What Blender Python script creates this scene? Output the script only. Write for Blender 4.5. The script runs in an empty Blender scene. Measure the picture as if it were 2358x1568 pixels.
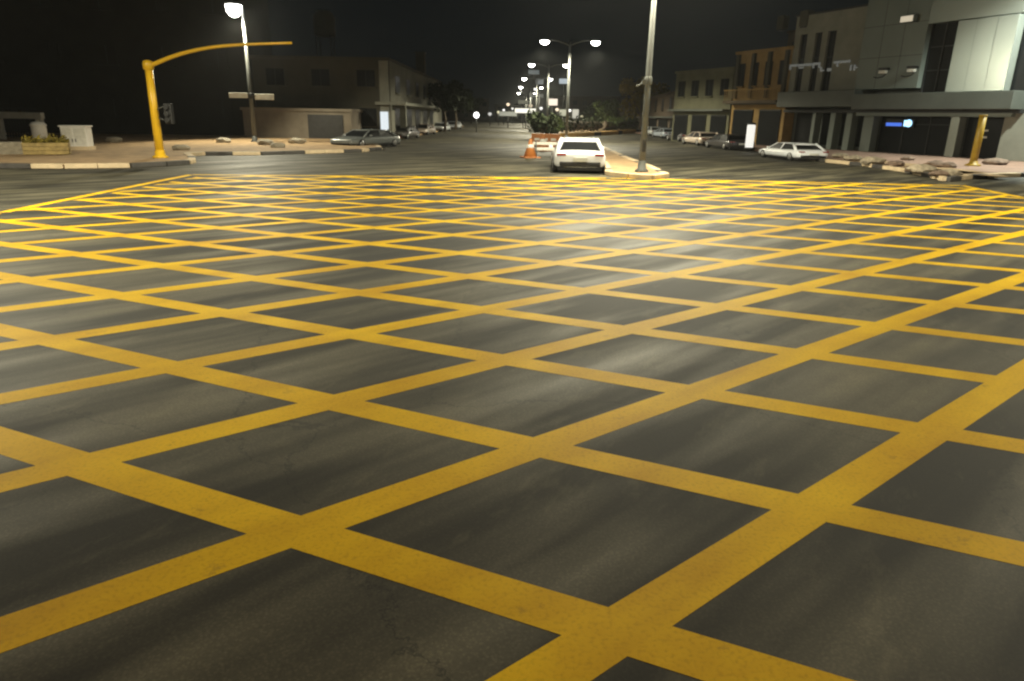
import bpy, bmesh, math, random
from mathutils import Vector, Matrix, Euler
random.seed(7)
S = bpy.context.scene
COL = S.collection
R = math.radians

# ------------------------------------------------------------------ camera
CAM_H, PITCH, ROLL, LENS = 2.0, 0.31451, 0.018385, 24.29
fw = Vector((0, math.cos(PITCH), -math.sin(PITCH)))
r0 = Vector((1, 0, 0)); u0 = r0.cross(fw)
cr = math.cos(ROLL)*r0 + math.sin(ROLL)*u0
cu = -math.sin(ROLL)*r0 + math.cos(ROLL)*u0
cam = bpy.data.cameras.new('camera'); cam.lens = LENS; cam.sensor_width = 36; cam.clip_end = 3000; cam.clip_start = .05
camo = bpy.data.objects.new('camera', cam); COL.objects.link(camo)
camo.matrix_world = Matrix(((cr.x, cu.x, -fw.x, 0), (cr.y, cu.y, -fw.y, 0), (cr.z, cu.z, -fw.z, CAM_H), (0, 0, 0, 1)))
S.camera = camo

# ------------------------------------------------------------------ world (night sky) and exposure
w = bpy.data.worlds.new('World'); S.world = w; w.use_nodes = True
nt = w.node_tree; nt.nodes.clear()
out = nt.nodes.new('ShaderNodeOutputWorld'); bg = nt.nodes.new('ShaderNodeBackground')
tc = nt.nodes.new('ShaderNodeTexCoord'); sx = nt.nodes.new('ShaderNodeSeparateXYZ'); ramp = nt.nodes.new('ShaderNodeValToRGB')
nt.links.new(tc.outputs['Generated'], sx.inputs[0]); nt.links.new(sx.outputs['Z'], ramp.inputs[0])
e = ramp.color_ramp.elements
e[0].position = 0.0; e[0].color = (.0045, .0051, .0050, 1)
e[1].position = .38; e[1].color = (.0016, .0026, .0032, 1)
m_ = ramp.color_ramp.elements.new(.12); m_.color = (.0030, .0040, .0046, 1)
nt.links.new(ramp.outputs[0], bg.inputs[0]); bg.inputs[1].default_value = 1.0
nt.links.new(bg.outputs[0], out.inputs[0])
S.view_settings.view_transform = 'Standard'; S.view_settings.look = 'None'
S.view_settings.exposure = 0; S.view_settings.gamma = 1
S.cycles.use_denoising = True
S.cycles.filter_width = 2.3
S.cycles.max_bounces = 5
S.cycles.sample_clamp_indirect = 4
LAMP = 8200.0          # radiated power of one street lantern

# ------------------------------------------------------------------ helpers
KX = 36/2358/LENS
def ray(px, py):
    return fw + cr*((px-1179)*KX) - cu*((py-784)*KX)
def G(px, py, z=0.0):                       # the ground point seen there
    d = ray(px, py); t = (z-CAM_H)/d.z
    return Vector((d.x*t, d.y*t, z))
def at(px, py, Y):                          # the point of that sight line at distance Y
    d = ray(px, py); t = Y/d.y
    return Vector((d.x*t, Y, CAM_H+d.z*t))

def principled(name):
    m = bpy.data.materials.new(name); m.use_nodes = True
    return m, m.node_tree.nodes, m.node_tree.links, m.node_tree.nodes['Principled BSDF']
def mat(name, col, rough=.6, metal=0.0, var=.18, scale=6.0, bump=0.0, spec=.5):
    m, N, L, b = principled(name)
    b.inputs['Roughness'].default_value = rough; b.inputs['Metallic'].default_value = metal
    b.inputs['Specular IOR Level'].default_value = spec
    t = N.new('ShaderNodeTexCoord'); n = N.new('ShaderNodeTexNoise')
    n.inputs['Scale'].default_value = scale; n.inputs['Detail'].default_value = 5; n.inputs['Roughness'].default_value = .6
    L.new(t.outputs['Object'], n.inputs['Vector'])
    r = N.new('ShaderNodeValToRGB'); r.color_ramp.elements[0].position = .3; r.color_ramp.elements[1].position = .72
    r.color_ramp.elements[0].color = tuple(c*(1-var) for c in col)+(1,)
    r.color_ramp.elements[1].color = tuple(min(1, c*(1+var)) for c in col)+(1,)
    L.new(n.outputs['Fac'], r.inputs[0]); L.new(r.outputs[0], b.inputs['Base Color'])
    if bump:
        bp = N.new('ShaderNodeBump'); bp.inputs['Strength'].default_value = bump; bp.inputs['Distance'].default_value = .02
        L.new(n.outputs['Fac'], bp.inputs['Height']); L.new(bp.outputs[0], b.inputs['Normal'])
    return m
def glow(name, col, strength):
    m, N, L, b = principled(name)
    b.inputs['Base Color'].default_value = (.08, .08, .08, 1)
    b.inputs['Emission Color'].default_value = tuple(col)+(1,)
    b.inputs['Emission Strength'].default_value = strength
    return m

class MB:
    def __init__(s): s.bm = bmesh.new(); s.mi = 0
    def face(s, vs):
        try:
            f = s.bm.faces.new(vs); f.material_index = s.mi; return f
        except ValueError: return None
    def box(s, c, size, rz=0.0, taper=1.0, rot=None):
        M = (rot if rot is not None else Matrix.Rotation(rz, 3, 'Z')); c = Vector(c)
        hx, hy, hz = (x/2 for x in size); v = []
        for z, k in ((-hz, 1), (hz, taper)):
            for x, y in ((-hx, -hy), (hx, -hy), (hx, hy), (-hx, hy)):
                v.append(s.bm.verts.new(c + M @ Vector((x*k, y*k, z))))
        for q in ((3, 2, 1, 0), (4, 5, 6, 7), (0, 1, 5, 4), (1, 2, 6, 5), (2, 3, 7, 6), (3, 0, 4, 7)): s.face([v[i] for i in q])
        return s
    def prism(s, poly, z0, z1, top=True):
        a = sum(poly[i][0]*poly[(i+1) % len(poly)][1]-poly[(i+1) % len(poly)][0]*poly[i][1] for i in range(len(poly)))
        if a < 0: poly = poly[::-1]
        b = [s.bm.verts.new((p[0], p[1], z0)) for p in poly]; t = [s.bm.verts.new((p[0], p[1], z1)) for p in poly]
        n = len(poly)
        for i in range(n): s.face([b[i], b[(i+1) % n], t[(i+1) % n], t[i]])
        s.face(t); s.face(b[::-1]); return s
    def tube(s, pts, rad, seg=10, cap=True):
        pts = [Vector(p) for p in pts]; n = len(pts)
        if not isinstance(rad, (list, tuple)): rad = [rad]*n
        rings = []; ref = None
        for i in range(n):
            d = (pts[min(i+1, n-1)]-pts[max(i-1, 0)]).normalized()
            if ref is None or abs(ref.dot(d)) > .95: ref = Vector((0, 1, 0)) if abs(d.y) < .9 else Vector((1, 0, 0))
            x = d.cross(ref).normalized(); y = d.cross(x)
            rings.append([s.bm.verts.new(pts[i]+rad[i]*(math.cos(a)*x+math.sin(a)*y)) for a in (2*math.pi*k/seg for k in range(seg))])
        for A, B in zip(rings, rings[1:]):
            for k in range(seg):
                f = s.face([A[k], A[(k+1) % seg], B[(k+1) % seg], B[k]])
                if f: f.smooth = True
        if cap: s.face(rings[0]); s.face(rings[-1][::-1])
        return s
    def lathe(s, prof, c=(0, 0, 0), seg=16, axis='Z'):
        c = Vector(c); rings = []
        for r, h in prof:
            ring = []
            for k in range(seg):
                a = 2*math.pi*k/seg; p = Vector((r*math.cos(a), r*math.sin(a), h))
                if axis == 'X': p = Vector((p.z, p.x, p.y))
                if axis == 'Y': p = Vector((p.x, p.z, p.y))
                ring.append(s.bm.verts.new(c+p))
            rings.append(ring)
        for A, B in zip(rings, rings[1:]):
            for k in range(seg):
                f = s.face([A[k], A[(k+1) % seg], B[(k+1) % seg], B[k]])
                if f: f.smooth = True
        s.face(rings[0][::-1]); s.face(rings[-1]); return s
    def loft(s, rings, closed=True, smooth=True):
        V = [[s.bm.verts.new(p) for p in r] for r in rings]
        for A, B in zip(V, V[1:]):
            n = len(A)
            for k in range(n if closed else n-1):
                f = s.face([A[k], A[(k+1) % n], B[(k+1) % n], B[k]])
                if f: f.smooth = smooth
        s.face(V[0][::-1]); s.face(V[-1]); return s
    def quad(s, a, b, c, d): s.face([s.bm.verts.new(p) for p in (a, b, c, d)]); return s
    def build(s, name, mats, parent=None, bevel=0.0, loc=None, sub=0):
        bmesh.ops.recalc_face_normals(s.bm, faces=s.bm.faces)
        me = bpy.data.meshes.new(name); s.bm.to_mesh(me); s.bm.free()
        for m in (mats if isinstance(mats, (list, tuple)) else [mats]): me.materials.append(m)
        o = bpy.data.objects.new(name, me); COL.objects.link(o)
        if parent is not None: o.parent = parent
        if loc is not None: o.location = loc
        if sub:
            q = o.modifiers.new('smooth', 'SUBSURF'); q.levels = q.render_levels = sub
        if bevel:
            q = o.modifiers.new('bevel', 'BEVEL'); q.width = bevel; q.segments = 2; q.limit_method = 'ANGLE'
        return o
def tag(o, label, cat, group=None):
    o['label'] = label; o['category'] = cat
    if group: o['group'] = group
    return o
def thing(name, label, cat, loc=(0, 0, 0), rz=0.0, group=None):
    o = bpy.data.objects.new(name, None); COL.objects.link(o); o.empty_display_size = .3
    o.location = loc; o.rotation_euler = (0, 0, rz); return tag(o, label, cat, group)
def struct(o): o['kind'] = 'structure'; return o
def dup(root, loc, rz, label, group=None, swap=None):
    """copy of a thing with copies of its parts and sub-parts"""
    def cp(o, par):
        c = o.copy(); COL.objects.link(c)
        if par is not None: c.parent = par
        if swap and c.type == 'MESH' and c.data.materials and c.data.materials[0] in swap:
            c.data = c.data.copy()
            c.data.materials[0] = swap[o.data.materials[0]]
        for ch in list(o.children): cp(ch, c)
        return c
    c = cp(root, None); c.location = loc; c.rotation_euler = (0, 0, rz); c['label'] = label
    if group: c['group'] = group
    return c

# ------------------------------------------------------------------ materials
def asphalt():
    m, N, L, b = principled('asphalt')
    t = N.new('ShaderNodeTexCoord')
    def noise(scale, rotz, sc, detail=4, rough=.55):
        mp = N.new('ShaderNodeMapping'); mp.vector_type = 'TEXTURE'; mp.inputs['Rotation'].default_value = (0, 0, rotz); mp.inputs['Scale'].default_value = sc
        n = N.new('ShaderNodeTexNoise'); n.inputs['Scale'].default_value = scale; n.inputs['Detail'].default_value = detail; n.inputs['Roughness'].default_value = rough
        L.new(t.outputs['Object'], mp.inputs[0]); L.new(mp.outputs[0], n.inputs['Vector']); return n
    streak = noise(1.0, R(43), (4.2, .62, 1), 3, .5)
    blotch = noise(.45, 0, (1, 1, 1), 5, .6)
    grain = noise(60, 0, (1, 1, 1), 3, .7)
    def rng(src, a, b_, lo, hi):
        mr = N.new('ShaderNodeMapRange'); mr.inputs[1].default_value = a; mr.inputs[2].default_value = b_
        mr.inputs[3].default_value = lo; mr.inputs[4].default_value = hi; L.new(src, mr.inputs[0]); return mr.outputs[0]
    def mth(op, a, b_):
        q = N.new('ShaderNodeMath'); q.operation = op
        for i, v in enumerate((a, b_)):
            if isinstance(v, (int, float)): q.inputs[i].default_value = v
            else: L.new(v, q.inputs[i])
        return q.outputs[0]
    f = mth('MULTIPLY', rng(streak.outputs['Fac'], .40, .68, .55, 3.6), rng(blotch.outputs['Fac'], .32, .68, .62, 1.45))
    f = mth('MULTIPLY', f, rng(grain.outputs['Fac'], .25, .75, .74, 1.26))
    # stone speckle, oil spots, pale scuffs and a few hairline cracks
    vo = N.new('ShaderNodeTexVoronoi'); vo.inputs['Scale'].default_value = 60; L.new(t.outputs['Object'], vo.inputs['Vector'])
    f = mth('MULTIPLY', f, rng(vo.outputs['Distance'], .05, .55, 1.35, .88))
    spots = N.new('ShaderNodeTexVoronoi'); spots.inputs['Scale'].default_value = 1.1; L.new(t.outputs['Object'], spots.inputs['Vector'])
    f = mth('MULTIPLY', f, rng(spots.outputs['Distance'], .05, .11, .62, 1.0))
    wv = noise(1.3, 0, (1, 1, 1), 6, .7)
    ad = N.new('ShaderNodeVectorMath'); ad.operation = 'MULTIPLY_ADD'; L.new(wv.outputs['Color'], ad.inputs[0]); ad.inputs[1].default_value = (.8, .8, 0); L.new(t.outputs['Object'], ad.inputs[2])
    ck = N.new('ShaderNodeTexVoronoi'); ck.feature = 'DISTANCE_TO_EDGE'; ck.inputs['Scale'].default_value = .34; L.new(ad.outputs[0], ck.inputs['Vector'])
    f = mth('MULTIPLY', f, rng(ck.outputs['Distance'], .0005, .0035, .45, 1.0))
    scuff = noise(2.3, R(60), (2.2, .8, 1), 6, .72)
    f = mth('ADD', f, rng(scuff.outputs['Fac'], .56, .74, 0, 1.5))
    mx = N.new('ShaderNodeMix'); mx.data_type = 'RGBA'; mx.blend_type = 'MULTIPLY'; mx.inputs[0].default_value = 1
    mx.inputs[6].default_value = (.0305, .0275, .018, 1)
    cm = N.new('ShaderNodeCombineColor'); [L.new(f, cm.inputs[i]) for i in range(3)]
    L.new(cm.outputs[0], mx.inputs[7]); L.new(mx.outputs[2], b.inputs['Base Color'])
    L.new(rng(streak.outputs['Fac'], .42, .64, .74, .60), b.inputs['Roughness'])
    b.inputs['Specular IOR Level'].default_value = .38
    bp = N.new('ShaderNodeBump'); bp.inputs['Strength'].default_value = .12; bp.inputs['Distance'].default_value = .006
    L.new(grain.outputs['Fac'], bp.inputs['Height']); L.new(bp.outputs[0], b.inputs['Normal'])
    return m
def paint():
    m, N, L, b = principled('yellow_road_paint')
    t = N.new('ShaderNodeTexCoord')
    n = N.new('ShaderNodeTexNoise'); n.inputs['Scale'].default_value = .9; n.inputs['Detail'].default_value = 6; n.inputs['Roughness'].default_value = .65
    g = N.new('ShaderNodeTexNoise'); g.inputs['Scale'].default_value = 45; g.inputs['Detail'].default_value = 3
    L.new(t.outputs['Object'], n.inputs['Vector']); L.new(t.outputs['Object'], g.inputs['Vector'])
    r = N.new('ShaderNodeValToRGB'); r.color_ramp.elements[0].position = .28; r.color_ramp.elements[1].position = .7
    r.color_ramp.elements[0].color = (.60, .345, .005, 1); r.color_ramp.elements[1].color = (.80, .52, .009, 1)
    L.new(n.outputs['Fac'], r.inputs[0])
    r2 = N.new('ShaderNodeValToRGB'); r2.color_ramp.elements[0].position = .27; r2.color_ramp.elements[1].position = .5
    r2.color_ramp.elements[0].color = (.80, .80, .85, 1); r2.color_ramp.elements[1].color = (1, 1, 1, 1)
    L.new(g.outputs['Fac'], r2.inputs[0])
    mp = N.new('ShaderNodeMapping'); mp.vector_type = 'TEXTURE'; mp.inputs['Rotation'].default_value = (0, 0, R(43)); mp.inputs['Scale'].default_value = (3.2, .55, 1)
    ty = N.new('ShaderNodeTexNoise'); ty.inputs['Scale'].default_value = 1; ty.inputs['Detail'].default_value = 4
    L.new(t.outputs['Object'], mp.inputs[0]); L.new(mp.outputs[0], ty.inputs['Vector'])
    tr_ = N.new('ShaderNodeValToRGB'); tr_.color_ramp.elements[0].position = .36; tr_.color_ramp.elements[1].position = .58
    tr_.color_ramp.elements[0].color = (.80, .77, .75, 1); tr_.color_ramp.elements[1].color = (1, 1, 1, 1); L.new(ty.outputs['Fac'], tr_.inputs[0])
    m0 = N.new('ShaderNodeMix'); m0.data_type = 'RGBA'; m0.blend_type = 'MULTIPLY'; m0.inputs[0].default_value = 1
    L.new(r.outputs[0], m0.inputs[6]); L.new(tr_.outputs[0], m0.inputs[7])
    mx = N.new('ShaderNodeMix'); mx.data_type = 'RGBA'; mx.blend_type = 'MULTIPLY'; mx.inputs[0].default_value = 1
    L.new(m0.outputs[2], mx.inputs[6]); L.new(r2.outputs[0], mx.inputs[7]); L.new(mx.outputs[2], b.inputs['Base Color'])
    wn_ = N.new('ShaderNodeTexNoise'); wn_.inputs['Scale'].default_value = 3.2; wn_.inputs['Detail'].default_value = 9; wn_.inputs['Roughness'].default_value = .78
    L.new(t.outputs['Object'], wn_.inputs['Vector'])
    wr = N.new('ShaderNodeValToRGB'); wr.color_ramp.elements[0].position = .60; wr.color_ramp.elements[1].position = .70
    wr.color_ramp.elements[0].color = (0, 0, 0, 1); wr.color_ramp.elements[1].color = (.55, .55, .55, 1); L.new(wn_.outputs['Fac'], wr.inputs[0])
    mw = N.new('ShaderNodeMix'); mw.data_type = 'RGBA'; mw.inputs[7].default_value = (.16, .10, .03, 1)
    L.new(wr.outputs[0], mw.inputs[0]); L.new(mx.outputs[2], mw.inputs[6]); L.new(mw.outputs[2], b.inputs['Base Color'])
    b.inputs['Roughness'].default_value = .62; b.inputs['Specular IOR Level'].default_value = .14
    bp = N.new('ShaderNodeBump'); bp.inputs['Strength'].default_value = .2; bp.inputs['Distance'].default_value = .004
    L.new(g.outputs['Fac'], bp.inputs['Height']); L.new(bp.outputs[0], b.inputs['Normal'])
    return m
M_ASPH, M_PAINT = asphalt(), paint()
M_SAND = mat('sandy_paving', (.36, .24, .125), .85, var=.35, scale=1.6)
M_TILE = mat('red_brown_paving', (.24, .15, .11), .8, var=.35, scale=2.2)
M_KPALE = mat('pale_kerb', (.60, .47, .30), .7, var=.2, scale=3)
M_KDARK = mat('dark_kerb', (.06, .055, .05), .7, var=.3, scale=3)
M_KORANGE = mat('ochre_kerb', (.50, .30, .09), .7, var=.25, scale=2)
M_GALV = mat('galvanised_steel', (.095, .10, .094), .6, .2, .15, 3)
M_YEL = mat('yellow_enamel', (.72, .43, .015), .35, 0, .1, 2)
M_YELD = mat('worn_yellow_enamel', (.30, .19, .012), .5, 0, .25, 4)
M_DARK = mat('dark_metal', (.03, .03, .03), .5, .3, .2, 4)
M_DARKW = mat('dark_plaster', (.022, .021, .016), .9, 0, .25, .6)
M_GLASSD = mat('dark_glass', (.010, .011, .012), .30, 0, .2, 1, 0, .14)
M_WHITE = mat('white_enamel', (.80, .78, .73), .45, 0, .08, 3)
M_WHITED = mat('weathered_white', (.70, .68, .61), .6, 0, .15, 6)
M_FRAME = mat('pale_grey_frame', (.55, .54, .48), .6, 0, .15, 3)
M_STONE = mat('pale_stone', (.32, .28, .21), .85, 0, .25, 7, .4)
M_RUB = mat('rubble_stone', (.30, .25, .18), .9, 0, .4, 5, .5)
M_RUBD = mat('dark_rubble', (.16, .11, .08), .9, 0, .4, 5, .5)
M_WOOD = mat('yellow_brown_timber', (.30, .22, .08), .8, 0, .35, 5)
M_LEAF = mat('leaf_green', (.055, .075, .025), .7, 0, .5, 3, 0, .12)
M_LEAFD = mat('dark_leaf_green', (.022, .030, .013), .7, 0, .5, 3, 0, .12)
M_LEAFY = mat('olive_leaf', (.24, .19, .035), .7, 0, .4, 3, 0, .12)
M_TRUNK = mat('bark', (.11, .085, .06), .9, 0, .3, 8)
M_ORANGE = mat('orange_plastic', (.42, .15, .035), .5, 0, .12, 4)
M_REFL = mat('white_reflective', (.8, .78, .72), .4, 0, .05, 4)
M_RUBBER = mat('black_rubber', (.018, .018, .018), .75, 0, .2, 8)
M_RIM = mat('alloy', (.45, .45, .45), .3, .8, .1, 8)
M_RED = mat('red_lamp_plastic', (.25, .02, .015), .2, 0, .1, 8)
M_LAMPG = mat('clear_lamp_plastic', (.6, .6, .58), .15, 0, .05, 8)
M_PLATE = mat('number_plate', (.6, .6, .55), .4, 0, .05, 8)
def car_paint(name, col):
    m = mat(name, col, .28, .0, .04, 2); b = m.node_tree.nodes['Principled BSDF']; b.inputs['Coat Weight'].default_value = .6; b.inputs['Coat Roughness'].default_value = .08; return m
M_CWHITE = car_paint('white_car_paint', (.78, .80, .84)); M_CSILV = car_paint('silver_car_paint', (.42, .44, .44))
M_CGREY = car_paint('grey_car_paint', (.17, .185, .185)); M_CDARK = car_paint('dark_car_paint', (.05, .045, .045)); M_CBLUE = car_paint('pale_blue_car_paint', (.5, .56, .64)); M_CTAN = car_paint('champagne_car_paint', (.46, .38, .31))
M_CLAD = mat('grey_green_cladding', (.16, .185, .165), .42, .15, .08, .5)
M_CLADL = mat('silver_cladding', (.40, .44, .40), .24, .6, .06, .4)
M_CLADD = mat('dark_grey_cladding', (.09, .098, .086), .5, .2, .15, .6)
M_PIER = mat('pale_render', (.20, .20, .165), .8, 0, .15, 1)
M_LENS = glow('street_lamp_lens', (1, .97, .90), 26)
M_LENSF = glow('floodlight_lens', (1, .86, .62), .55)

# ------------------------------------------------------------------ ground, box marking, pavements
o = MB().quad((-600, -60, 0), (600, -60, 0), (600, 900, 0), (-600, 900, 0)).build('road', M_ASPH); struct(o)

BOX = [G(440, 402), G(1400, 410), G(2215, 427), Vector((14.75, 20.4, 0))]
dr = (Vector((14.75, 20.4, 0))-G(2215, 427)); BOX.append(BOX[-1]+dr*6.5)
BOX.append(Vector((-10.2, BOX[-1].y, 0))); BOX.append(G(0, 490))
def clip(poly, p, n):                        # keep the side where (q-p).n >= 0
    res = []
    for i in range(len(poly)):
        a, b = poly[i], poly[(i+1) % len(poly)]
        da, db = (a-p).dot(n), (b-p).dot(n)
        if da >= 0: res.append(a)
        if da*db < 0: res.append(a+(b-a)*(da/(da-db)))
    return res
mk = MB(); ZM = .0012
def inset(poly, d):
    res = list(poly)
    for a, b in zip(poly, poly[1:]+poly[:1]):
        t = (b-a).normalized(); n = Vector((t.y, -t.x, 0)); res = clip(res, a+n*d, n)
    return res
INNER = inset(BOX, .125)
def strip_poly(poly, ang, off, width):
    d = Vector((math.cos(ang), math.sin(ang), 0)); n = Vector((-d.y, d.x, 0))
    poly = clip(poly, n*(off-width/2), n)
    return clip(poly, n*(off+width/2), -n) if len(poly) >= 3 else []
def between(poly, la, lb, width):           # the piece of a stripe lying between two neighbouring stripes of the other family
    (a0, o0), (a1, o1) = la, lb
    n0 = Vector((-math.sin(a0), math.cos(a0), 0)); n1 = Vector((-math.sin(a1), math.cos(a1), 0))
    poly = clip(poly, n0*(o0+width/2), n0)
    return clip(poly, n1*(o1-width/2), -n1) if len(poly) >= 3 else []
def lay(poly):
    if len(poly) >= 3: mk.face([mk.bm.verts.new((p.x, p.y, ZM)) for p in poly])
SW = .243
AO = {0: -2.315, 1: -3.690, 2: -5.107, 3: -6.481, 4: -7.827}
AA = {0: 156.39, 1: 155.95, 2: 156.26, 3: 156.55, 4: 156.26}
BO = {0: 1.514, 1: 3.008, 2: 4.431, 3: 5.860, 4: 7.248}
BA = {0: 39.3, 1: 38.3, 2: 38.42, 3: 38.26, 4: 38.69}
FA = sorted([(AA.get(k, 156.25+random.uniform(-.2, .2)), AO.get(k, -2.315-1.3785*k+random.uniform(-.02, .02))) for k in range(-16, 26)], key=lambda q: q[1])
FB = [(BA.get(k, 38.6+random.uniform(-.2, .2)), BO.get(k, 1.514+1.433*k+random.uniform(-.02, .02))) for k in range(-18, 26)]
FA = [(R(a), o) for a, o in FA]; FB = [(R(a), o) for a, o in FB]
for a, o_ in FA: lay(strip_poly(INNER, a, o_, SW))
for a, o_ in FB:
    base_ = strip_poly(INNER, a, o_, SW)
    if len(base_) >= 3:
        for l0, l1 in zip(FA, FA[1:]): lay(between(base_, l0, l1, SW))
OUTER = inset(BOX, -.10)
for (a, b), (c, d) in zip(zip(BOX, BOX[1:]+BOX[:1]), [(0, 0)]*len(BOX)):
    t = (b-a).normalized(); n = Vector((t.y, -t.x, 0))
    e0, e1 = a-n*.10, b-n*.10; lay([e0, e1, b+n*.12-t*.12, a+n*.12+t*.12])
struct(mk.build('box_junction_marking', M_PAINT))

def kerb(pts, name='kerb', wid=.28, h=.16, seg=1.1, mats=(M_KPALE, M_KDARK), seed=1, pat=None):
    rnd = random.Random(seed); m = MB(); i = 0
    for a, b in zip(pts, pts[1:]):
        d = b-a; Ld = d.length; d.normalize(); n = Vector((-d.y, d.x, 0)); k = max(1, round(Ld/seg))
        for q in range(k):
            m.mi = (i % 2) if pat is None else pat[i % len(pat)]; i += 1
            c = a+d*(Ld*(q+.5)/k)
            m.box((c.x, c.y, h/2+.001), (Ld/k-.012, wid, h+rnd.uniform(-.006, .006)), math.atan2(d.y, d.x))
    return struct(m.build(name, list(mats), bevel=.02))
def flat(p, z=0): return Vector((p.x, p.y, z))
def pave(front, back, name, m, h=.14):
    poly = [(p.x, p.y) for p in front]+[(p.x, p.y) for p in back]
    return struct(MB().prism(poly, -.05, h).build(name, m))
LF = [G(-900, 384), G(-200, 386), G(0, 387), G(150, 388), G(300, 386), G(380, 382), G(432, 378), G(443, 375), G(441, 368), G(430, 360), G(470, 357.5), G(600, 357), G(700, 354), G(830, 350), G(875, 345), G(868, 339), G(840, 333)]
kerb(LF[1:10], seed=1, pat=(0, 0, 1, 0, 0, 0, 1, 1)); kerb(LF[9:], seed=2, pat=(0, 1, 0, 1, 1, 0))
def shrink(pts, d=.14):
    res = []
    for i, p in enumerate(pts):
        a = pts[max(i-1, 0)]; b = pts[min(i+1, len(pts)-1)]; t = (b-a).normalized(); res.append(p+Vector((-t.y, t.x, 0))*d)
    return res
pave(shrink(LF), [Vector((-9.4, 56, 0)), Vector((-9.4, 130, 0)), Vector((-140, 130, 0))], 'left_pavement', M_SAND)
# right corner pavement
RF = [Vector((15.6, 140, 0)), G(1640, 331), G(1760, 352), G(1800, 362), G(1905, 374), G(1990, 383), G(2090, 397), G(2150, 410), G(2178, 418), G(2230, 412), G(2300, 408), G(2500, 404), G(3200, 398)]
kerb(RF[2:], seed=3, pat=(0, 0, 1, 0, 1), seg=1.0)
pave(shrink(RF), [Vector((160, 30, 0)), Vector((160, 140, 0))], 'right_pavement', M_TILE)
# sandy strip along the right kerb (its own sheet, 4 mm up)
rs = shrink(RF[4:11], .5); rs2 = shrink(RF[4:11], 2.6)
mm = MB()
for a, b, c, d in zip(rs, rs[1:], rs2[1:], rs2): mm.quad(flat(a, .144), flat(b, .144), flat(c, .144), flat(d, .144))
struct(mm.build('right_pavement_strip', M_SAND))
# median nose and strip
MD = [Vector((5.4, 62, 0)), G(1392, 345), G(1440, 368), G(1500, 393), G(1532, 409), G(1500, 413), G(1450, 410), G(1402, 404), G(1394, 385), G(1372, 352), Vector((3.1, 62, 0))]
kerb(MD, seed=4, pat=(0, 0, 0, 1, 0, 0), seg=.9)
pave([p for p in shrink(MD, -.14)], [], 'median', M_SAND)
# planted island further up the road
IS = [G(1290, 316.5), G(1380, 312), G(1475, 305), G(1500, 300), G(1300, 297), G(1280, 308)]
kerb(IS+IS[:1], seed=5, pat=(0, 0, 0, 0, 1), seg=2.2, mats=(M_KORANGE, M_KDARK), h=.42, wid=.5)
pave(IS, [], 'planted_island', M_SAND, .4)

# ------------------------------------------------------------------ lanterns
def add_light(name, parent, loc, power, aim=(0, 0, -1), size=R(160), blend=.35, col=(1, .93, .68)):
    l = bpy.data.lights.new(name, 'SPOT'); l.energy = power; l.spot_size = size; l.spot_blend = blend; l.shadow_soft_size = .22; l.color = col
    o = bpy.data.objects.new(name, l); COL.objects.link(o); o.parent = parent; o.location = loc
    o.rotation_euler = Vector(aim).to_track_quat('-Z', 'Y').to_euler(); return o
def lantern(parent, x, sgn, z, power, aim=(0, 0, -1), big=.70, deep=1.0, name='lamp_head', spread=R(160), col=(1, .93, .68)):
    h = MB()
    h.loft([[Vector((x+sgn*a, y*b, z+c*q)) for y, q in ((-.17, 0), (-.19, .5), (-.1, 1), (.1, 1), (.19, .5), (.17, 0))] for a, b, c in ((-.45, .35, .10), (-.3, .9, .16), (.25, 1, .17), (.45, .6, .08))])
    ho = h.build(name, M_GALV, parent)
    # bowl lens, size and depth stretched to imitate lamp glare
    g = MB(); rings = []
    for zz, k in ((-.004, 1), (-.10*big, 1.02), (-.22*big*deep, .92), (-.34*big*deep, .62), (-.40*big*deep, .25)):
        rings.append([Vector((x+sgn*.06+.50*big*k*math.cos(t), .34*big*k*math.sin(t), z+zz)) for t in (2*math.pi*q/16 for q in range(16))])
    lo = g.loft(rings).build('lens', M_LENS, ho); lo.visible_shadow = True
    add_light('lamp_light', ho, (x+sgn*.06, 0, z-.40*big*deep-.26), power, aim, spread, col=col)
    return ho
def double_lamp(label, x, y, z=8.1, rz=0.0, power=LAMP, half=1.98):
    t = thing('double_street_lamp', label, 'street lamp', (x, y, 0), rz, 'double street lamps along the median')
    MB().tube([(0, 0, .16), (0, 0, 3), (0, 0, z+.0)], [.125, .105, .07], 14).build('pole', M_GALV, t)
    MB().lathe([(.24, .141), (.24, .2), (.16, .26), (.14, .5), (.125, .52)], seg=14).build('base', M_GALV, t)
    MB().box((0, -.118, 1.05), (.13, .05, .42)).build('access_door', M_DARK, t, bevel=.01)
    for s in (-1, 1):
        MB().tube([(0, 0, z-.35), (s*.5, 0, z-.12), (s*1.0, 0, z+.02), (s*(half-.3), 0, z+.08)], .045, 8).build('arm', M_GALV, t)
        lantern(t, s*half, s, z, power)
    return t
D0 = double_lamp('tall grey pole on the median nose beside the white car, lamps above the picture', 4.60, 25.85, 8.8, power=LAMP*.75)
# clamp band and small box on the near pole
c = MB(); c.lathe([(.13, 3.12), (.14, 3.14), (.14, 3.36), (.13, 3.38)], seg=14); c.box((-.15, -.05, 3.2), (.14, .12, .16)); c.tube([(-.2, -.05, 3.16), (-.42, -.06, 3.05)], .03, 6)
c.build('clamp_band', M_GALV, D0)
double_lamp('nearest fully visible double street lamp, two bright heads above the parked white car', 4.22, 60, 7.75, power=LAMP*.7)
names = ['second visible double street lamp, lower and further up the median', 'third visible double street lamp, small and far up the median', 'fourth visible double street lamp, tiny near the vanishing point', 'furthest double street lamp, a pair of specks above the horizon']
for (x, y), nm in zip(((3.75, 87.5), (3.2, 116), (2.9, 150), (2.6, 190)), names): double_lamp(nm, x, y, 7.8 if y < 100 else 7.6, power=LAMP*.7)

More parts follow.
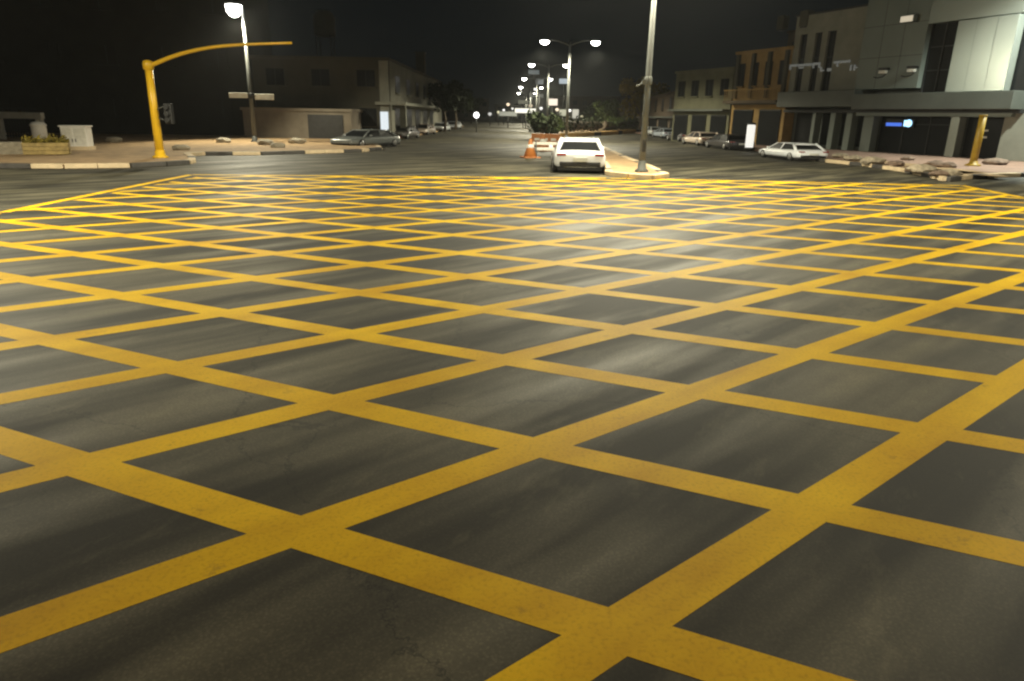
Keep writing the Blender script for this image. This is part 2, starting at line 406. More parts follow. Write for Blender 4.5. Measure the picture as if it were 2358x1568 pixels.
def single_lamp(label, x, y, z, ang, group=None, power=LAMP, aim=(.35, 0, -1), armlen=.55, spread=R(160), col=(1, .93, .68)):
    t = thing('street_lamp', label, 'street lamp', (x, y, 0), ang, group)
    MB().tube([(0, 0, .1), (0, 0, 3.5), (0, 0, z)], [.135, .12, .085], 14).build('pole', M_GALV, t)
    MB().lathe([(.25, .10), (.25, .19), (.17, .25), (.15, .5)], seg=14).build('base', M_GALV, t)
    MB().tube([(0, 0, z-.15), (.12, 0, z-.02), (armlen-.3, 0, z+.06)], .055, 8).build('arm', M_GALV, t)
    lantern(t, armlen, 1, z+.02, power, aim, .92, 1.8, col=col, spread=spread)
    return t
single_lamp('single street lamp with blown-out white head, standing on the left pavement', -16.5, 45.4, 7.95, R(215), 'single street lamps on the pavements', LAMP*.62, (-.40, .52, -.8), .45)
single_lamp('single street lamp at the right corner, just outside the picture', 27.2, 34.0, 11.2, R(215), 'single street lamps on the pavements', LAMP*1.7, (-.6, .35, -1), 1.4, col=(.93, 1, .86))
single_lamp('single street lamp on the left pavement, just outside the picture', -15.5, 13.0, 8.6, R(5), 'single street lamps on the pavements', LAMP*1.12, (.22, .22, -1), 1.4, spread=R(142))
single_lamp('single street lamp on the right pavement, just outside the picture', 17.5, 11.5, 8.4, R(175), 'single street lamps on the pavements', LAMP*.78, (.35, -.1, -1), 1.4, spread=R(142))
single_lamp('single street lamp behind the viewer at the near left corner', -9.5, -9.0, 8.4, R(50), 'single street lamps on the pavements', LAMP*.24, (.4, 0, -1), 1.4, col=(1, .74, .40))
single_lamp('single street lamp behind the viewer at the near right corner', 11.5, -9.5, 8.4, R(130), 'single street lamps on the pavements', LAMP*.20, (.4, 0, -1), 1.4, col=(1, .74, .40))

# street name sign clamped to the left lamp pole
t = thing('street_sign', 'pale grey street name sign with two blades clamped to the left lamp pole', 'street sign', (-16.38, 45.36, 2.78))
MB().box((-.80, -.18, .12), (1.15, .04, .30)).build('blade', M_FRAME, t, bevel=.01)
MB().box((.80, -.18, .06), (1.20, .04, .34), R(-3)).build('blade', M_FRAME, t, bevel=.01)
MB().lathe([(.15, -.06), (.16, -.04), (.16, .26), (.15, .28)], (-.09, .04, 0), 12).box((0, -.15, .1), (.5, .05, .07)).build('bracket', M_DARK, t)

# ------------------------------------------------------------------ yellow signal mast (left)
p = G(371, 371); YY = p.y
t = thing('signal_mast', 'yellow traffic signal mast with long curved arm on the left corner', 'signal mast', (p.x, p.y, .14))
pole_top = at(343, 147, YY); tip = at(672, 99, YY); mid = at(480, 110, YY); q1 = at(410, 126, YY); q2 = at(560, 102.5, YY)
rel = lambda v: (v.x-p.x, v.y-p.y, v.z-.14)
MB().tube([(0, 0, 0), (0, 0, 2), (0, 0, pole_top.z-.14)], [.165, .15, .135], 16).build('pole', M_YEL, t)
MB().lathe([(.30, 0), (.30, .05), (.2, .1), (.18, .28), (.16, .3)], seg=16).build('base_flange', M_YEL, t)
zc = pole_top.z-.14
MB().lathe([(.14, zc-.22), (.19, zc-.2), (.2, zc+.0), (.17, zc+.1), (.06, zc+.14)], seg=16).build('collar', M_YEL, t)
pts = [(0.1, 0, zc-.05)]+[rel(v) for v in (q1, mid, q2, tip)]
def smooth_path(P, n=8):
    P = [Vector(x) for x in P]; res = []
    for i in range(len(P)-1):
        a = P[max(i-1, 0)]; b = P[i]; c_ = P[i+1]; d = P[min(i+2, len(P)-1)]
        for k in range(n):
            u = k/n; res.append(.5*((2*b)+(c_-a)*u+(2*a-5*b+4*c_-d)*u*u+(3*b-a-3*c_+d)*u**3))
    return res+[P[-1]]
sp = smooth_path(pts)
MB().tube(sp, [.085-.04*i/(len(sp)-1) for i in range(len(sp))], 10).build('arm', M_YEL, t)
hd = MB().box((.55, .05, 1.70), (.30, .24, .78)).build('signal_head', M_DARK, t, bevel=.03)
for z in (1.46, 1.7, 1.94): MB().lathe([(.085, -.02), (.10, -.16), (.085, -.16)], (.55, -.05, z), 12, 'Y').build('signal_lens', M_DARK, hd)
for z0_, z1_ in ((1.55, 1.42), (1.85, 1.98)): MB().tube([(.1, 0, z0_), (.42, .03, z1_)], .03, 8).build('bracket', M_GALV, t)
# short yellow post (right)
p = G(2238, 389); 
t = thing('yellow_post', 'short yellow post with small round foot on the right corner pavement', 'post', (p.x, p.y, .144))
zt = at(2262, 266, p.y).z-.144
MB().tube([(0, 0, 0), (0, 0, 1.2), (0, 0, zt)], [.16, .16, .155], 16).build('pole', M_YELD, t)
MB().lathe([(.34, 0), (.33, .05), (.20, .10), (.17, .22), (.15, .24)], seg=16).build('foot', M_YELD, t)
MB().lathe([(.162, zt-.02), (.175, zt-.01), (.175, zt+.03), (.16, zt+.035)], seg=16).build('cap', M_YELD, t)

# ------------------------------------------------------------------ left corner furniture
p = G(184, 352); 
t = thing('utility_cabinet', 'white louvred utility cabinet on the left pavement', 'cabinet', (p.x, p.y, .14), R(8))
hw = .54; hc = at(180, 292, p.y).z-.14
MB().box((0, 0, .04+.04), (2*hw+.1, .75, .16)).build('plinth', M_KPALE, t)
MB().box((0, 0, hc/2+.08), (2*hw, .65, hc-.16)).build('body', M_WHITE, t, bevel=.02)
MB().box((0, 0, hc+.03), (2*hw+.1, .75, .06)).build('lid', M_WHITE, t, bevel=.01)
for s in (-1, 1):
    d = MB().box((s*hw/2, -.335, hc/2+.08), (hw-.06, .03, hc-.3)).build('door', M_WHITED, t, bevel=.006)
    l = MB()
    for k in range(7): l.box((s*hw/2, -.36, hc*.55+k*.06), (hw-.16, .02, .025))
    l.build('louvre', M_WHITED, d)
    MB().box((s*.07, -.37, hc*.42), (.03, .03, .14)).build('handle', M_DARK, d)
p = (G(75, 364)+G(150, 364))/2
t = thing('planter', 'low timber planter filled with yellow-green plants on the left pavement', 'planter', (p.x, p.y, .14), R(28))
m = MB(); LW = .78
for sx, sy, a, b in ((0, -.45, LW*2, .06), (0, .45, LW*2, .06), (-LW, 0, .06, .84), (LW, 0, .06, .84)):
    for k in range(3): m.box((sx, sy, .10+k*.155), (a, b, .145))
m.build('box', M_WOOD, t, bevel=.01)
MB().box((0, 0, .2), (LW*2-.1, .8, .4)).build('soil', M_TRUNK, t)
def leafmesh(n, fn, size, rnd):
    m = MB()
    for _ in range(n):
        c = fn(rnd); s = size*rnd.uniform(.6, 1.3)
        M = Euler((rnd.uniform(-1.2, 1.2), rnd.uniform(-1.2, 1.2), rnd.uniform(0, 6.3))).to_matrix()
        m.quad(c+M@Vector((-s, 0, 0)), c+M@Vector((0, -s*.45, 0)), c+M@Vector((s, 0, .1*s)), c+M@Vector((0, s*.45, 0)))
    return m
rnd = random.Random(3)
leafmesh(420, lambda r: Vector((r.uniform(-LW, LW), r.uniform(-.4, .4), .46+abs(r.gauss(0, .12)))), .09, rnd).build('plants', M_LEAFY, t)
# low wall at the left border
a, b = G(-160, 366), G(58, 363)
d = (b-a); t = tag(MB().prism([(a.x, a.y), (b.x, b.y), (b.x+.25, b.y+.8), (a.x+.25, a.y+.8)], .10, .62).build('low_wall', M_STONE, bevel=.04), 'low beige stone wall at the left border of the picture', 'wall')
# white bin
p = G(98, 345)
t = thing('bin', 'small white bin between the entrance frame and the planter', 'bin', (p.x, p.y, .14))
MB().lathe([(.30, 0), (.33, .1), (.33, .95), (.34, .98)], seg=14).build('body', M_WHITE, t)
MB().lathe([(.36, .98), (.36, 1.05), (.26, 1.16), (.05, 1.2)], seg=14).build('lid', M_WHITE, t)
# entrance frame
YF = 42.5
a, b = at(8, 330, YF), at(101, 330, YF); zt = at(55, 265, YF).z
t = thing('entrance_frame', 'pale grey gate frame standing before the dark building', 'gate frame', ((a.x+b.x)/2, YF, .14))
hwf = (b.x-a.x)/2
for s in (-1, 1): MB().box((s*hwf, 0, (zt-.14)/2), (.34, .3, zt-.14)).build('post', M_FRAME, t, bevel=.02)
MB().box((0, 0, zt-.14-.02), (2*hwf+.46, .34, .36)).build('lintel', M_FRAME, t, bevel=.02)
gd = MB()
for k in range(12): gd.box((-hwf+.3+k*(2*hwf-.6)/11, .08, .95), (.03, .03, 1.7))
gd.box((0, .08, .2), (2*hwf-.32, .04, .06)).box((0, .08, 1.75), (2*hwf-.32, .04, .06)).build('gate', M_DARK, t)

# pale stone blocks along the left pavement
sb = [(262, 333, .42, 'rounded pale stone left of the yellow mast'), (515, 334, .40, 'rounded pale stone midway between the yellow mast and the lamp pole'), (612, 339, .42, 'pale stone just right of the lamp pole foot'), (686, 336, .46, 'brightest pale stone right of the lamp pole'), (418, 352, .34, 'pale stone close behind the yellow mast'), (640, 346, .36, 'flat pale stone on the kerb right of the lamp pole')]
def stone(r, seed, flat_=.5):
    rr = random.Random(seed); bm = bmesh.new(); bmesh.ops.create_icosphere(bm, subdivisions=2, radius=r)
    for v in bm.verts:
        v.co *= rr.uniform(.78, 1.12); v.co.z *= flat_
        v.co.x *= 1.25
    m = MB(); m.bm.free(); m.bm = bm
    return m
for i, (x, y, r, lab) in enumerate(sb):
    p = G(x, y); tag(stone(r, i).build('stone', M_STONE, loc=(p.x, p.y, .14+r*.28)), lab, 'stone', 'pale stones along the left pavement')
# rubble on the right corner
rb = [(1965, 377, .42, 0, 'grey rubble lump nearest the parked white car'), (2010, 385, .50, 0, 'broad pale rubble lump on the right kerb'), (2060, 390, .36, 1, 'brown rubble lump on the right kerb'), (2088, 375, .30, 1, 'dark rubble lump lying against the shopfront'), (2118, 404, .44, 0, 'whitest rubble lump before the shopfront'), (2098, 402, .26, 1, 'small brown rubble lump left of the whitest one'), (2150, 391, .40, 1, 'dark rubble lump left of the yellow post'), (2180, 393, .34, 1, 'reddish rubble lump touching the yellow post side'), (2185, 413, .36, 0, 'pale rubble lump at the very corner of the kerb'), (2160, 414, .30, 1, 'dark rubble lump at the corner of the kerb'), (2290, 386, .46, 1, 'low dark rubble lump right of the yellow post'), (1935, 370, .38, 0, 'pale rubble lump behind the parked white car')]
for i, (x, y, r, dk, lab) in enumerate(rb):
    p = G(x, y); tag(stone(r, 40+i, .44).build('rubble_lump', M_RUBD if dk else M_RUB, loc=(p.x, p.y, .15+r*.24)), lab, 'rubble', 'rubble on the right corner')

# ------------------------------------------------------------------ cars (rear at y=0, front at y=L)
def make_car(label, paint_m, L=4.7, W=1.95, H=1.26, hatch=False, group='parked cars'):
    t = thing('parked_car', label, 'car', (0, 0, 0), 0, group)
    h = W/2; k = H/1.42
    st = [(0, .30, .84, .80), (.02, .24, .93, .90), (.06, .20, .98, .94), (.16, .18, 1, .955), (.30, .18, 1, .93), (.55, .18, 1, .92), (.70, .18, 1, .90), (.84, .20, .985, .84), (.94, .22, .93, .76), (.985, .25, .85, .68), (1, .32, .76, .58)]
    rings = []
    for y, zb, wv, zt in st:
        zb *= k; zt *= k; ww = h*wv; dz = zt-zb
        half = [(ww*.86, zb), (ww*.97, zb+dz*.18), (ww, zb+dz*.45), (ww*.985, zb+dz*.72), (ww*.93, zb+dz*.92), (ww*.80, zt), (ww*.4, zt+.018)]
        rings.append([Vector((x, y*L, z)) for x, z in half]+[Vector((-x, y*L, z)) for x, z in half[::-1]])
    body = MB().loft(rings).build('body', paint_m, t, sub=1)
    zb = .88*k; zr = H-.035
    y0, y1, y2, y3 = ((.03, .10, .60, .76) if hatch else (.085, .235, .585, .755))
    def ring(yb, yr, hb, hr): return None
    bot = [(-h*.86, y0*L), (h*.86, y0*L), (h*.88, .45*L), (h*.84, y3*L), (-h*.84, y3*L), (-h*.88, .45*L)]
    top = [(-h*.66, y1*L), (h*.66, y1*L), (h*.70, .42*L), (h*.64, y2*L), (-h*.64, y2*L), (-h*.70, .42*L)]
    MB().loft([[Vector((x, y, zb)) for x, y in bot], [Vector((x*.995, y, zr)) for x, y in top]], smooth=False).build('window', M_GLASSD, t)
    rf = MB()
    rings = []
    for yy, wv, dz in ((y1-.028, .665, -.085), (y1-.02, .69, -.01), (y1+.05, .70, .022), (.42, .715, .035), (y2-.03, .68, .018), (y2+.012, .645, -.03)):
        rings.append([Vector((x*h*wv, yy*L, zr+dz+b)) for x, b in ((-1, -.035), (-.96, .004), (-.5, .02), (.5, .02), (.96, .004), (1, -.035))])
    rf.loft(rings)
    for s in (-1, 1):
        for (xb, yb), (xt, yt), wd in (((.855, y0+.006), (.668, y1-.01), .085), ((.885, .43), (.70, .42), .04), ((.845, y3-.004), (.648, y2+.004), .045)):
            A = Vector((s*xb*h, yb*L, zb-.02)); B = Vector((s*xt*h, yt*L, zr)); rf.tube([A, B], wd, 6)
    rf.build('roof', paint_m, t)
    for s in (-1, 1):
        for yy in (.17, .815):
            r = .325*k*1.06
            wv = MB().lathe([(r*.62, -.1), (r*.92, -.11), (r, -.07), (r, .07), (r*.92, .11), (r*.62, .1)], (s*(h-.115), yy*L, r), 20, 'X').build('wheel', M_RUBBER, t)
            MB().lathe([(r*.6, -.02), (r*.62, .0), (r*.5, .02), (r*.15, .03)] if s > 0 else [(r*.15, -.03), (r*.5, -.02), (r*.62, 0), (r*.6, .02)], (s*(h-.01), yy*L, r), 14, 'X').build('rim', M_RIM, wv)
        MB().box((s*h*.70, .012*L, .78*k), (h*.34, .10, .10*k), 0).build('taillight', M_RED, t, bevel=.02)
        MB().box((s*h*.58, .972*L, .63*k), (h*.40, .14, .11*k), -s*.2).build('headlight', M_LAMPG, t, bevel=.02)
        MB().box((s*(h+.06), .66*L, .95*k), (.17, .09, .12)).build('mirror', paint_m, t, bevel=.02)
    MB().box((0, .012*L, .40*k), (h*1.52, .14, .20*k)).build('rear_bumper', M_DARK, t, bevel=.04)
    MB().box((0, .985*L, .33*k), (h*1.45, .14, .17*k)).build('front_bumper', M_DARK, t, bevel=.04)
    MB().box((0, -.004*L, .60*k), (.52, .05, .13)).build('number_plate', M_PLATE, t)
    MB().box((0, .35*L, .20*k), (W*.82, L*.66, .12)).build('underbody', M_RUBBER, t)
    return t
A = G(1274, 400); B = G(1395, 401)
cx = (A+B)/2
C0 = make_car('white saloon car seen from behind, parked beside the median nose', M_CWHITE, 4.9, 1.98, 1.22)
C0.location = (cx.x, cx.y, 0); C0.rotation_euler = (0, 0, R(-2))
def car(px, py, rz, label, m, dz=0):
    p = G(px, py); c = dup(C0, (p.x, p.y, dz), rz, label, None, {M_CWHITE: m} if m is not M_CWHITE else None)
    c.scale = (1, 1, .84); return c
car(1872, 372.5, R(8), 'white car parked at the right kerb in front of the grey building', M_CWHITE).scale = (.94, .94, .72)
car(1708, 347, R(6), 'dark car parked at the right kerb beside the lit white column', M_CDARK)
car(1640, 337, R(6), 'white car parked just beyond the dark car at the right kerb', M_CTAN)
car(1592, 327, R(6), 'dark car parked far along the right kerb behind the median pole', M_CDARK)
car(1548, 319.5, R(5), 'pale blue car parked far along the right kerb', M_CBLUE)
car(1517, 313.5, R(5), 'silver car furthest along the right kerb', M_CSILV)
car(900, 335.0, R(152), 'grey car nearest on the left side, before the corner building', M_CGREY)
car(945, 317, R(172), 'dark car parked second on the left side of the street', M_CDARK)
car(985, 308, R(174), 'champagne car parked third on the left side of the street', M_CTAN)
car(1022, 301.5, R(175), 'silver car parked fourth on the left side of the street', M_CSILV)
car(1050, 296, R(175), 'white car furthest on the left side of the street', M_CWHITE)

# ------------------------------------------------------------------ cones and barrier
def cone(px, py, top_py, label):
    p = G(px, py); hh = at(px, top_py, p.y).z
    t = thing('traffic_cone', label, 'traffic cone', (p.x, p.y, 0), .3, 'orange traffic cones left of the white car')
    k = hh/1.0
    MB().box((0, 0, .03), (.92*k, .92*k, .06)).build('base', M_ORANGE, t, bevel=.02)
    MB().lathe([(.36*k, .06), (.06*k, hh-.03), (.03*k, hh)], seg=18).build('cone_body', M_ORANGE, t)
    r = lambda z: (.36-(.30*(z-.06)/(hh-.09)))*k+.006
    MB().lathe([(r(hh*.52), hh*.52), (r(hh*.70), hh*.70)], seg=18).build('collar', M_REFL, t)
    return t
cone(1221, 363, 319, 'large orange traffic cone left of the white car')
cone(1250, 347, 308, 'smaller orange traffic cone just behind the large one')
p = G(1258, 358); 
t = thing('road_barrier', 'pale horizontal plank barrier between the cones and the white car', 'barrier', (p.x, p.y, 0), R(12))
for z in (.34, .62): MB().box((0, 0, z), (1.5, .05, .16)).build('plank', M_WHITED, t, bevel=.01)
for s in (-.6, .6): MB().tube([(s, .25, 0), (s, .03, .75)], .03, 6).tube([(s, -.25, 0), (s, -.03, .75)], .03, 6).build('trestle', M_GALV, t)

p = G(1256, 341)
t = thing('plastic_barrier', 'dull orange plastic barrier just behind the cones and left of the white car', 'barrier', (p.x, p.y, 0), R(-14))
prof = [(.30, 0), (.30, .10), (.16, .34), (.11, .86), (.09, .92)]
MB().loft([[Vector((sx, s_*a, b)) for s_, a, b in [(-1, a, b) for a, b in prof]+[(1, a, b) for a, b in prof[::-1]]] for sx in (-.95, .95)], smooth=False).build('barrier_body', M_ORANGE, t, bevel=.03)
for sx in (-.55, .0, .55): MB().box((sx, -.175, .56), (.34, .05, .14)).build('reflector', M_REFL, t, bevel=.01)
# ------------------------------------------------------------------ vegetation
def tree(name, label, loc, h, rad, m, n=1500, leaf=.22, seed=1, trunk_h=None, group='street trees', squash=.85):
    rnd = random.Random(seed); t = thing(name, label, 'tree', loc, 0, group)
    th = trunk_h or h*.42; cl = []
    for _ in range(12):
        a = rnd.uniform(0, 6.28); rr = rad*math.sqrt(rnd.random())*.75
        cl.append((Vector((rr*math.cos(a), rr*math.sin(a), th+(h-th)*rnd.uniform(.15, .82))), rad*rnd.uniform(.28, .5)))
    tr = MB().tube([(0, 0, 0), (.05*rad, .02, th*.5), (0, 0, th), (.1*rad, 0, h*.7)], [h*.032, h*.026, h*.02, h*.008], 8)
    for c, r_ in cl[:6]: tr.tube([(0, 0, th*.85), tuple(c*.6+Vector((0, 0, th*.4))), tuple(c)], [h*.014, h*.009, h*.004], 6)
    tr.build('trunk', M_TRUNK, t)
    def fn(r):
        c, q = r.choice(cl); v = Vector((r.gauss(0, 1), r.gauss(0, 1), r.gauss(0, 1))); v.normalize()
        v *= q*r.random()**.4; v.z *= squash; return c+v
    leafmesh(n, fn, leaf, rnd).build('crown', m, t); return t
def hedge(label, a, b, h, dpt, m, n=900, leaf=.16, seed=1, base=.4):
    rnd = random.Random(seed); d = b-a; t = thing('hedge', label, 'hedge', (a.x, a.y, base), math.atan2(d.y, d.x), 'clipped hedges on the planted island'); Ld = d.length
    core = MB(); k = max(3, int(Ld/1.2)); pts = []
    core.tube([(Ld*i/k, dpt*.5, h*.42) for i in range(k+1)], [h*.34*rnd.uniform(.8, 1.1) for i in range(k+1)], 8)
    core.build('branches', M_TRUNK, t)
    leafmesh(n, lambda r: Vector((r.uniform(0, Ld), dpt*.5+r.gauss(0, dpt*.28), max(.05, h*(.5+r.gauss(0, .26))))), leaf, rnd).build('foliage', m, t); return t
hedge('dark green hedge on the near edge of the planted island', G(1300, 313), G(1392, 309), 1.5, 1.4, M_LEAFD, 1000, .2, 11)
hedge('olive hedge continuing along the planted island to the grey pole', G(1398, 308.5), G(1478, 303.5), 1.6, 1.4, M_LEAF, 1200, .22, 12)
p = G(1240, 322)
# dark spiky palm
def palm(label, p, h, spread, seed, nf=26):
    rnd = random.Random(seed); t = thing('palm', label, 'palm', (p.x, p.y, 0), 0, 'palms on the median')
    MB().tube([(0, 0, 0), (.03, 0, h*.3), (0, 0, h*.55)], [.22, .18, .16], 9).build('trunk', M_TRUNK, t)
    f = MB()
    for i in range(nf):
        a = rnd.uniform(0, 6.28); el = rnd.uniform(-.15, 1.25); Lf = spread*rnd.uniform(.8, 1.1); prev = Vector((0, 0, h*.55)); dirv = Vector((math.cos(a)*math.cos(el), math.sin(a)*math.cos(el), math.sin(el)))
        side = dirv.cross(Vector((0, 0, 1))).normalized()
        for k in range(7):
            dirv = (dirv+Vector((0, 0, -.17))).normalized(); nx = prev+dirv*Lf/7
            up = side.cross(dirv).normalized(); wl = Lf*.22*math.sin(math.pi*(k+1.2)/8.4)
            for s in (-1, 1):
                for e_ in (.2, .7):
                    b0 = prev.lerp(nx, e_); f.quad(b0-dirv*.03, b0+dirv*.04, b0+side*s*wl+dirv*wl*.6-up*.1*wl+Vector((0, 0, -.06)), b0+side*s*wl*.9+dirv*wl*.5+Vector((0, 0, -.06)))
            f.tube([prev, nx], .015, 4); prev = nx
    f.build('fronds', M_LEAFD, t); return t
p = G(1249, 324)
tree('shrub', 'untidy dark bush on the median behind the traffic cones', (p.x, p.y, .1), 2.5, 1.7, M_LEAFD, 1500, .20, 61, .5)
p = G(1272, 318)
tree('shrub', 'small reddish dark bush between the untidy bush and the lamp pole', (p.x, p.y, .1), 1.7, 1.2, M_LEAF, 800, .18, 62, .4)
palm('smaller palm further along the median behind the bushy one', Vector((4.0, 71, 0)), 2.6, 1.7, 6)
tr = [
 (1395, 300, 4.6, 2.5, M_LEAF, 'dark loose tree left of the olive tree'),
 (1360, 297, 3.6, 2.2, M_LEAFD, 'small dark tree at the left end of the planted island'),
 (1520, 303, 4.0, 2.4, M_LEAFY, 'low yellow-green tree right of the grey pole'),
 (1085, 285, 6.0, 3.5, M_LEAFD, 'furthest dark tree on the left side near the white round light'),
 (1575, 308, 3.6, 2.0, M_LEAFD, 'dark tree behind the parked cars on the right'),
]
tree('street_tree', 'round olive tree standing directly behind the near grey pole', (17.4, 102, .4), 7.2, 3.6, M_LEAFY, 3000, .30, 71, 2.2)
tree('street_tree', 'dark tree hiding the far end of the left corner building', (-8.3, 84, .1), 5.6, 2.5, M_LEAFD, 2000, .26, 72)
tree('street_tree', 'second dark tree further along the left side', (-8.2, 98, .1), 6.0, 2.8, M_LEAFD, 2000, .28, 73)
for i, (x, y, h, rad, m, lab) in enumerate(tr):
    p = G(x, y); tree('street_tree', lab, (p.x, p.y, .1), h, rad, m, 1300, .24, 20+i)

# ------------------------------------------------------------------ right grey building (local u along facade, v out towards the street, z up)
FL = Vector((21.0489, 52.4812, 0)); FD = Vector((.39093, -.92042, 0)); FN = Vector((-.92042, -.39093, 0))
FANG = math.atan2(FD.y, FD.x)
bld = thing('shop_building', 'grey-green clad commercial building with canopy and dark shopfront on the right corner', 'building', (FL.x, FL.y, 0), FANG)
# local x = u (along FD), local -y = out of the facade (FN)
def fb(m, u0, u1, z0, z1, o0, o1): m.box(((u0+u1)/2, -(o0+o1)/2, (z0+z1)/2), (abs(u1-u0), abs(o1-o0), z1-z0)); return m
PV = .14
fb(MB(), -2.3, 17.5, 4.0, 9.05, -11, -.25).build('upper_wall', M_CLADD, bld)
fb(MB(), -2.3, 17.5, PV, 4.0, -11, -.9).build('ground_floor_wall', M_CLADD, bld)
w_ = MB()                                      # left bay: piers between dark strip windows
piers = [(-2.3, -1.75), (-1.1, -.35), (.25, .75), (1.5, 3.97)]
for a, b in piers: fb(w_, a, b, 4.05, 7.9, -.25, .02)
fb(w_, -2.3, 3.97, 7.9, 9.1, -.25, .05)
w_.build('pier_wall', M_PIER, bld)
wn = [(-1.75, -1.1), (-.35, .25), (.75, 1.5)]
for a, b in wn:
    f = MB(); fb(f, a, b, 4.05, 7.9, -.25, -.16); f = f.build('window', M_GLASSD, bld)
    g = MB(); fb(g, (a+b)/2-.025, (a+b)/2+.025, 4.05, 7.9, -.16, -.12); fb(g, a, b, 6.2, 6.27, -.158, -.118); g.build('mullion', M_DARK, f)
f = MB(); fb(f, 3.98, 8.55, 4.02, 12.5, -.25, .30); f.build('flat_cladding', M_CLAD, bld, bevel=.02)
g = MB()
for u in (5.5, 7.02): fb(g, u-.012, u+.012, 4.02, 12.5, .302, .306)
for z in (5.9, 7.75, 9.6): fb(g, 3.99, 8.54, z-.012, z+.012, .308, .312)
g.build('cladding_joint', M_DARK, bld)
f = MB(); fb(f, 8.56, 10.45, 3.72, 7.55, -.25, -.12); f = f.build('tall_window', M_GLASSD, bld)
g = MB()
for u in (8.62, 9.5, 10.39): fb(g, u-.04, u+.04, 3.72, 7.55, -.12, -.05)
for z in (5.0, 6.3): fb(g, 8.6, 10.4, z-.03, z+.03, -.118, -.06)
g.build('mullion', M_DARK, f)
f = MB(); fb(f, 8.56, 14.0, 7.56, 12.5, -.25, .34); f.build('upper_cladding', M_CLADL, bld, bevel=.03)
f = MB(); fb(f, 10.46, 13.85, 3.72, 7.54, -.25, .36); f.build('silver_panel', M_CLADL, bld, bevel=.04)
g = MB()
for u in (11.6, 12.75): fb(g, u-.01, u+.01, 3.72, 7.54, .362, .366)
g.build('panel_joint', M_CLADD, bld)
f = MB(); fb(f, 13.95, 17.5, 3.72, 7.5, -.25, -.1); f.build('side_window', M_GLASSD, bld)
# canopy: solid fascia band with lower lip
f = MB(); fb(f, -2.3, 4.6, 2.95, 4.0, -.9, .95); fb(f, 4.6, 14.9, 2.78, 3.72, -.9, 1.05); f.build('canopy', M_CLADD, bld, bevel=.03)
f = MB(); fb(f, 4.4, 14.5, 2.40, 2.60, -.85, .25); f.build('shop_head_beam', M_CLAD, bld)
f = MB(); fb(f, -2.3, 14.9, 2.6, 2.78, -.88, .2); f.build('soffit', M_DARK, bld)
for u, wd in ((.45, .30), (2.15, .42), (3.55, .5), (5.15, .78), (11.15, .55)):
    f = MB(); fb(f, u-wd/2, u+wd/2, PV, 2.60, -.7, -.1); f.build('column', M_CLAD if u != 11.15 else M_CLADL, bld, bevel=.02)
for a, b in ((-1.9, .28), (.62, 1.92), (2.38, 3.28), (3.82, 4.74)):
    f = MB(); fb(f, a, b, PV+.25, 2.58, -.88, -.8); f.build('shop_window', M_GLASSD, bld)
f = MB(); fb(f, 5.56, 10.86, PV+.02, 2.39, -.88, -.82); f = f.build('shopfront_glass', M_GLASSD, bld)
g = MB()
for u in (7.3, 9.1): fb(g, u-.03, u+.03, PV+.02, 2.39, -.82, -.77)
fb(g, 5.56, 10.86, 1.9, 1.95, -.818, -.775); g.build('mullion', M_DARK, f)
f = MB(); fb(f, 11.45, 13.9, PV+.02, 2.39, -.88, -.82); f = f.build('shop_door', M_GLASSD, bld)
for z in (1.25, 1.62): fb(MB(), 12.45, 12.75, z, z+.1, -.80, -.78).build('notice', M_WHITED, f)
f = MB(); fb(f, 13.95, 15.5, PV, 2.6, -.9, -.1); f.build('end_wall', M_PIER, bld, bevel=.02)
# roof parapet coping
f = MB(); fb(f, -2.4, 3.95, 9.1, 9.22, -11.05, .12); f.build('coping', M_DARK, bld)
# separate fixtures on the facade
def on_facade(u, z, o): return FL+FD*u+FN*o+Vector((0, 0, z))
s = thing('blue_shop_sign', 'blue lit sign glowing behind the dark shopfront glass', 'shop sign', on_facade(6.2, 1.78, -.60), FANG)
MB().box((.95, 0, .2), (2.0, .10, .46)).build('sign_box', M_DARK, s)
MB().box((.55, -.062, .12), (1.15, .02, .20)).build('lit_strip', glow('blue_light', (.05, .16, .75), 1.1), s)
bl = MB(); bl.lathe([(.22, -.03), (.22, .0)], (1.62, -.062, .2), 20, 'Y'); bl.box((1.45, -.07, .2), (.35, .02, .36)); bl.build('lit_emblem', glow('cyan_light', (.38, .72, 1.0), 2.2), s)
fl = thing('floodlight', 'small warm floodlight high on the grey cladding', 'floodlight', on_facade(7.35, 7.95, .32), FANG)
MB().box((0, -.22, 0), (.95, .30, .42)).build('housing', M_CLAD, fl, bevel=.03)
MB().box((0, -.385, -.02), (.82, .03, .32)).build('lens', M_LENSF, fl)
for u, z, lab in ((6.15, 5.0, 'left small wall camera with dark hood on the grey cladding'), (8.15, 5.0, 'right small wall camera with bent cable on the grey cladding')):
    cmx = thing('wall_camera', lab, 'camera', on_facade(u, z, .30), FANG, 'wall cameras on the grey cladding')
    MB().box((0, -.20, .02), (.45, .32, .20), .2).build('housing', M_WHITED, cmx, bevel=.04)
    MB().box((.05, -.2, .2), (.55, .4, .12), .2).build('hood', M_DARK, cmx, bevel=.02)
    MB().tube([(.1, 0, -.05), (-.1, -.06, -.25), (-.5, -.03, -.32), (-.8, -.015, -.25)], .03, 6).build('cable', M_DARK, cmx)
